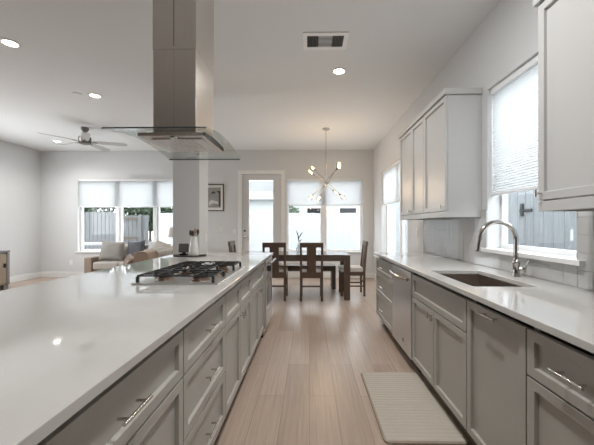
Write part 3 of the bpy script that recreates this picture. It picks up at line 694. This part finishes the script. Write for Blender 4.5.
# air vent
t = thing('air_vent', 'white rectangular air vent with dark louvres in the ceiling', 'vent', (0.155, 3.035, H))
vx, vy = 0.218, 0.138
MB().holed(-vx, -vy, vx, vy, -0.010, -0.0005, [(-vx+0.04, -vy+0.045, vx-0.04, vy-0.045)], 'z').obj('vent_frame', 'ventslat', t, bevel=0.002)
MB().box(-vx+0.036, -vy+0.041, -0.002, vx-0.036, vy-0.041, -0.0006).obj('duct_shade', 'ventdark', t)  # dark sheet standing in for the shade of the duct behind the louvres
for i in range(8):
    x = -vx+0.05+i*0.0135; 
    for sx in (-1, 1): MB().box(sx*x-0.0015, -vy+0.046, -0.009, sx*x+0.0015, vy-0.046, -0.0022, Matrix.Rotation(sx*0.5, 3, 'Y')).obj('louvre', 'device', t)
for i in range(9):
    y = -vy+0.058+i*0.02; MB().box(-0.068, y-0.008, -0.0075, 0.068, y+0.008, -0.006, Matrix.Rotation(0.3, 3, 'X')).obj('louvre', 'ventslat', t)
# ceiling fan
t = thing('ceiling_fan', 'brushed nickel ceiling fan with grey blades above the sofa', 'ceiling fan', (-4.2, 5.65, 0))
MB().lathe([(0, 3.0995), (0.06, 3.0995), (0.066, 3.07), (0.045, 3.03), (0.02, 3.015), (0, 3.015)]).obj('canopy', 'fanmotor', t, smooth=True)
MB().cyl((0, 0, 3.03), (0, 0, 2.93), 0.013, seg=14).obj('downrod', 'fanmotor', t, smooth=True)
MB().lathe([(0, 2.95), (0.05, 2.95), (0.085, 2.925), (0.10, 2.92), (0.105, 2.86), (0.098, 2.80), (0.06, 2.785), (0, 2.783)]).obj('motor', 'fanmotor', t, smooth=True)
for k in range(5):
    a = math.radians(20+72*k); R = Matrix.Rotation(a, 4, 'Z')
    m = MB(); m.prism([(0.13, -0.045), (0.30, -0.06), (0.64, -0.065), (0.69, -0.05), (0.70, 0.0), (0.69, 0.05), (0.64, 0.065), (0.30, 0.06), (0.13, 0.045)], 'z', -0.004, 0.004)
    bmesh.ops.transform(m.bm, matrix=Matrix.Translation((0, 0, 2.835)) @ R @ Matrix.Rotation(math.radians(-12), 4, 'X'), verts=m.bm.verts)
    o = m.obj('blade', 'fanblade', t, bevel=0.002)
    m = MB(); m.box(0.095, -0.018, -0.012, 0.2, 0.018, -0.005); bmesh.ops.transform(m.bm, matrix=Matrix.Translation((0, 0, 2.835)) @ R @ Matrix.Rotation(math.radians(-12), 4, 'X'), verts=m.bm.verts)
    m.obj('blade_bracket', 'fanmotor', o)

# ================================================================== wall bits
def plate_y(name, label, x, z, w=0.075, h=0.118, n=1):
    t = thing(name, label, 'switch' if 'switch' in name else 'outlet', (x, YB, z))
    MB().box(-w/2, -0.006, -h/2, w/2, -0.0003, h/2).obj('plate', 'plate', t, bevel=0.002)
    for i in range(n):
        cx = (i-(n-1)/2)*0.046; MB().box(cx-0.014, -0.009, -0.032, cx+0.014, -0.0062, 0.032).obj('rocker' if 'switch' in name else 'socket', 'trim', t, bevel=0.001)
plate_y('light_switch', 'wide double light switch on the back wall below the picture', -2.16, 1.17, 0.12, 0.118, 2)
plate_y('light_switch', 'single light switch beside the patio door casing', -1.83, 1.12)
plate_y('power_outlet', 'low white outlet left of the sofa under the living room window', -5.86, 0.36)
t = thing('power_outlet', 'white outlet on the right wall under the far upper cabinet', 'outlet', (XR, 4.42, 1.17), PI/2)
MB().box(-0.036, 0.0003, -0.058, 0.036, 0.006, 0.058).obj('plate', 'plate', t, bevel=0.002); MB().box(-0.016, 0.0062, -0.032, 0.016, 0.009, 0.032).obj('socket', 'trim', t)
t = thing('light_switch', 'white switch on the aisle side of the pillar above the counter', 'switch', (PC[2], 4.28, 1.10), PI/2)
MB().box(-0.036, -0.006, -0.058, 0.036, -0.0003, 0.058).obj('plate', 'plate', t, bevel=0.002); MB().box(-0.014, -0.009, -0.032, 0.014, -0.0062, 0.032).obj('rocker', 'trim', t)
# picture
t = thing('framed_picture', 'framed black and white photograph with pale mount between pillar and patio door', 'picture', (-2.33, YB, 1.95))
pw, ph = 0.245, 0.33
MB().holed(-pw, -ph, pw, ph, -0.025, -0.0005, [(-pw+0.022, -ph+0.022, pw-0.022, ph-0.022)], 'y').obj('frame', 'framebrown', t, bevel=0.002)
MB().box(-pw+0.02, -0.012, -ph+0.02, pw-0.02, -0.004, ph-0.02).obj('mount', 'photomat', t)
pr = MB().box(-pw+0.075, -0.0135, -ph+0.085, pw-0.075, -0.0122, ph-0.085).obj('print', 'photogrey', t)
m = MB(); m.prism([(0.06, 0.16), (0.165, 0.16), (0.165, -0.22), (0.12, -0.22), (0.13, 0.1)], 'y', -0.0142, -0.0137); m.obj('dark_shape', 'photodark', t)
m = MB(); m.prism([(-0.07, 0.1), (-0.03, 0.15), (0.03, 0.14), (0.045, 0.09), (0.01, 0.105), (-0.05, 0.09)], 'y', -0.0147, -0.0143); m.obj('dark_shape', 'photodark', t)
m = MB(); m.prism([(-0.12, -0.1), (-0.05, -0.06), (0.1, -0.1), (0.12, -0.16), (-0.02, -0.14), (-0.12, -0.2)], 'y', -0.0147, -0.0143); m.obj('pale_shape', 'photolight', t)

# ================================================================== living room
def slab(m, x0, y0, z0, x1, y1, z1): m.box(x0, y0, z0, x1, y1, z1)
t = thing('sectional_sofa', 'beige L-shaped sectional sofa under the living room window', 'sofa', (-3.7, 6.4, 0))
ox, oy = 3.7, -6.4
def sb(name, matn, x0, y0, z0, x1, y1, z1, bv=0.03): return MB().box(x0+ox, y0+oy, z0, x1+ox, y1+oy, z1).obj(name, matn, t, bevel=bv, seg=4, smooth=True)
sb('base', 'sofa', -4.56, 6.36, 0.07, -2.62, 7.22, 0.33)
sb('base', 'sofa', -3.45, 4.87, 0.07, -2.62, 6.36, 0.33)
m = MB().box(-4.725+ox, 6.32+oy, 0.05, -4.562+ox, 7.22+oy, 0.60); m.obj('arm', 'sofabase', t, bevel=0.02, seg=3, smooth=True)
sb('back', 'sofa', -4.56, 7.02, 0.33, -2.62, 7.22, 0.80, 0.05)
sb('back', 'sofa', -2.80, 4.85, 0.33, -2.60, 7.02, 0.82, 0.06)
for x0, x1 in ((-4.557, -4.01), (-4.005, -3.46)): sb('seat_cushion', 'sofa', x0, 6.33, 0.332, x1, 7.018, 0.50, 0.04)
for y0, y1 in ((4.89, 5.6), (5.605, 6.33), (6.335, 7.015)): sb('seat_cushion', 'sofa', -3.45, y0, 0.332, -2.805, y1, 0.50, 0.04)
for y0, y1 in ((5.42, 6.32), ): sb('back_cushion', 'sofa', -3.02, y0, 0.502, -2.805, y1, 0.84, 0.07)
for x0, x1 in ((-4.55, -4.02), (-4.0, -3.47)): sb('back_cushion', 'sofa', x0, 6.83, 0.502, x1, 7.015, 0.84, 0.07)
for x, y in ((-4.63, 6.4), (-4.63, 7.15), (-2.7, 7.15), (-2.7, 4.95), (-3.38, 4.95)): MB().cyl((x+ox, y+oy, 0), (x+ox, y+oy, 0.072), 0.022, 0.028).obj('leg', 'walnut', t)
def pillow(label, matn, loc, rot, w, h, th):
    m = MB(); n = 12; g = {}
    for s in (1, -1):
        for i in range(n+1):
            for j in range(n+1):
                u, v = -1+2*i/n, -1+2*j/n
                edge = i in (0, n) or j in (0, n)
                k = (i, j, 0 if edge else s)
                if k in g: continue
                pin = 1-0.07*(1-abs(u)**2)*abs(v)**3; pin2 = 1-0.07*(1-abs(v)**2)*abs(u)**3
                d = 0 if edge else th/2*((1-u**4)*(1-v**4))**0.6
                g[k] = m.bm.verts.new((u*w/2*pin2, s*d, v*h/2*pin))
    def G(i, j, s): return g[(i, j, 0 if (i in (0, n) or j in (0, n)) else s)]
    for s in (1, -1):
        for i in range(n):
            for j in range(n): m.bm.faces.new((G(i, j, s), G(i+1, j, s), G(i+1, j+1, s), G(i, j+1, s)))
    o = m.obj('throw_pillow', matn, None, smooth=True); o.location = loc; o.rotation_euler = rot
    return tag(o, label, 'pillow')
pillow('large warm grey throw pillow at left end of the sofa by the arm', 'greypillow', (-4.31, 6.60, 0.71), (-0.32, 0.03, 0.12), 0.50, 0.44, 0.17)
pillow('dark slate blue throw pillow second from the left on the sofa', 'bluepillow', (-3.85, 6.72, 0.71), (-0.32, -0.10, 0.0), 0.40, 0.44, 0.15)
pillow('pale grey throw pillow between the dark blue and the beige ones', 'lightpillow', (-3.43, 6.735, 0.71), (-0.32, 0.12, -0.0), 0.36, 0.42, 0.14)
pillow('beige throw pillow in the inner corner of the sofa', 'sofa', (-3.19, 6.46, 0.715), (-0.32, 0.25, -0.35), 0.40, 0.44, 0.15)
pillow('brown leather lumbar pillow at the near end of the sofa return', 'leather', (-3.0, 5.05, 0.635), (-0.3, 0.12, -0.9), 0.44, 0.27, 0.15)
m = MB(); pr = [(-0.114, 0.50), (-0.118, 0.78), (-0.10, 0.835), (-0.05, 0.85), (0.05, 0.85), (0.10, 0.835), (0.118, 0.78), (0.114, 0.50), (0.106, 0.50), (0.106, 0.78), (0.09, 0.822), (-0.09, 0.822), (-0.106, 0.78), (-0.106, 0.50)]
m.prism(pr, 'y', -0.17, 0.17); m.box(-0.112, -0.182, 0.50, 0.112, -0.170, 0.82)
tag(m.obj('throw_blanket', 'tan', bevel=0.01, seg=3, smooth=True, loc=(-2.70, 5.018, 0)), 'tan throw blanket draped over near end of the sofa return above the island edge', 'blanket')
# floor lamp behind the pillar
t = thing('floor_lamp', 'lamp with pale shade showing at the left edge of the pillar', 'lamp', (-2.165, 4.95, 0))
MB().lathe([(0, 0), (0.13, 0), (0.13, 0.015), (0.02, 0.03), (0, 0.03)]).obj('base', 'walnut', t, smooth=True)
MB().cyl((0, 0, 0.02), (0, 0, 1.12), 0.012).obj('pole', 'walnut', t, smooth=True)
MB().lathe([(0.13, 1.08), (0.10, 1.24), (0.098, 1.24), (0.128, 1.08)]).obj('lamp_shade', 'cushion', t, smooth=True)
# console
t = thing('console_cabinet', 'weathered wooden console with grey top at the left edge of the photo', 'cabinet', (-6.0, 6.02, 0))
m = MB(); m.box(-0.58, -1.6, 0.10, -0.02, 0, 0.735); m.obj('console_body', 'consolewood', t, bevel=0.003)
MB().box(-0.59, -1.62, 0.7355, 0.0, 0.012, 0.775).obj('console_top', 'consoletop', t, bevel=0.003)
for y in (-0.05, -1.55):
    for x in (-0.55, -0.07): MB().box(x-0.03, y-0.045, 0, x+0.05, y+0.045, 0.0995).obj('leg', 'consoletop', t)
MB().box(-0.0195, -0.052, 0.1, 0.004, -0.001, 0.73).obj('corner_post', 'consoletop', t, bevel=0.003)
for k in range(3):
    y1 = -0.058-k*0.51; o = MB().box(-0.0195, y1-0.5, 0.13, -0.004, y1, 0.70).obj('door', 'consolewood', t, bevel=0.003)
    MB().box(-0.0038, y1-0.06, 0.44, 0.012, y1-0.02, 0.52).obj('latch', 'black', o)

# ================================================================== outdoors
struct(MB().box(-22, YB+T+0.001, -0.35, 12, 30, -0.15).obj('ground', 'concrete'))
struct(MB().box(XR+T+0.001, -8, -0.35, 12, YB+T, -0.15).obj('ground_side', 'concrete'))
def fence(name, label, p0, p1, h, matn, board=0.14, gap=0.010, rails=(0.35, 1.5), side=1, cat='fence'):
    p0 = Vector((*p0, 0)); p1 = Vector((*p1, 0)); L = (p1-p0).length; a = math.atan2(p1.y-p0.y, p1.x-p0.x)
    t = thing(name, label, cat, (p0.x, p0.y, -0.15), a)
    m = MB(); n = int(L/board)
    for i in range(n):
        x = i*board; hh = h-random.random()*0.015; m.box(x+gap/2, 0, 0.03, x+board-gap/2, 0.02, hh)
    m.obj('boards', matn, t, bevel=0.002)
    m = MB()
    for z in rails: m.box(0, -0.04*side-(0 if side > 0 else -0.02), z, L, 0 if side > 0 else 0.02, z+0.085)
    m.obj('rails', matn, t)
    return t
fence('wood_fence', 'weathered grey board fence seen through the left pane of the living room window', (-9.4, 10.6), (-6.62, 10.6), 1.90, 'fencewood', rails=(0.3, 1.6), side=-1)
t = fence('fence_gate', 'weathered wooden gate with two dark rails seen through the middle living room pane', (-6.58, 10.55), (-5.48, 10.55), 1.78, 'fencewood', rails=(), cat='gate')
m = MB(); m.box(0, -0.04, 0.95, 0.66, -0.001, 1.02); m.box(0, -0.04, 1.62, 0.66, -0.001, 1.69); m.obj('dark_rail', 'bark', t); MB().box(0.66, -0.06, 0.0, 0.75, -0.001, 1.80).obj('gate_post', 'fencewood', t)
fence('white_fence', 'bright white board fence behind the dining windows and patio door', (-5.42, 10.6), (3.4, 10.6), 1.86, 'whitefence', board=0.2, gap=0.003, rails=(0.3, 1.7), side=-1)
t = fence('side_fence', 'weathered grey board fence close outside the kitchen sink window', (2.75, 9.8), (2.75, -2.0), 2.0, 'sidewood', board=0.15, rails=(), side=1)
t = thing('gate_hinge', 'black strap hinge on the fence outside the sink window', 'hinge', (2.745, 4.02, 1.46))
MB().box(-0.012, -0.20, -0.018, 0.0, 0.02, 0.018).box(-0.014, -0.05, -0.07, 0.0, -0.0, 0.09).obj('strap', 'black', t)
t = thing('patio_table', 'low white table on the patio outside the left living room pane', 'table', (-5.95, 8.55, -0.15))
MB().box(-0.75, -0.3, 0.88, 0.45, 0.3, 0.93).obj('tabletop', 'whitefence', t, bevel=0.005)
for x in (-0.6, 0.3): MB().box(x-0.06, -0.2, 0, x+0.06, 0.2, 0.8795).obj('leg', 'whitefence', t)
def shrub(label, x, y, z0, w, h, n, name='tree'):
    t = thing(name, label, 'tree', (x, y, -0.15))
    MB().cyl((0, 0, 0), (0, 0, z0+0.3), 0.07, 0.05, 10).obj('trunk', 'bark', t)
    m = MB(); rnd = random.Random(int(x*100))
    for i in range(n):
        u = Vector((rnd.gauss(0, 1), rnd.gauss(0, 1), rnd.gauss(0, 1))).normalized()*(rnd.random()**0.4)
        c = Vector((u.x*w, u.y*0.7, z0+h/2+u.z*h/2)); r = rnd.uniform(0.05, 0.12)
        a = Vector((rnd.gauss(0, 1), rnd.gauss(0, 1), rnd.gauss(0, 1))).normalized(); b2 = a.orthogonal().normalized()
        vs = [m.bm.verts.new(c+a*r), m.bm.verts.new(c+b2*r*0.5), m.bm.verts.new(c-a*r), m.bm.verts.new(c-b2*r*0.5)]
        m.bm.faces.new(vs)
    m.obj('foliage', 'leaf', t)
shrub('dark green tree over the fence behind the left living room pane', -9.3, 12.0, 1.2, 1.65, 2.4, 4000)
shrub('dark green tree over the gate behind the middle living room pane', -6.4, 12.2, 1.2, 1.2, 1.9, 3200)
shrub('small dark tree top above the white fence at the left of the dining window', -0.9, 12.0, 1.2, 0.5, 1.3, 500)
t = thing('neighbour_house', 'grey house with dark roof beyond the white fence', 'house', (-0.6, 16, -0.15))
MB().box(-4.5, 0, 0, 6.5, 4, 2.75).obj('house_wall', 'siding', t)
MB().prism([(-0.5, 2.751), (4.5, 2.751), (2.0, 4.0)], 'x', -4.9, 6.9).obj('roof', 'roof', t)
for x in (-3.4, 0.9, 2.6):
    o = MB().box(x-0.5, -0.03, 1.3, x+0.5, -0.001, 2.4).obj('window_frame', 'frame', t); MB().box(x-0.43, -0.035, 1.37, x+0.43, -0.031, 2.33).obj('window_pane', 'blackglass', o)
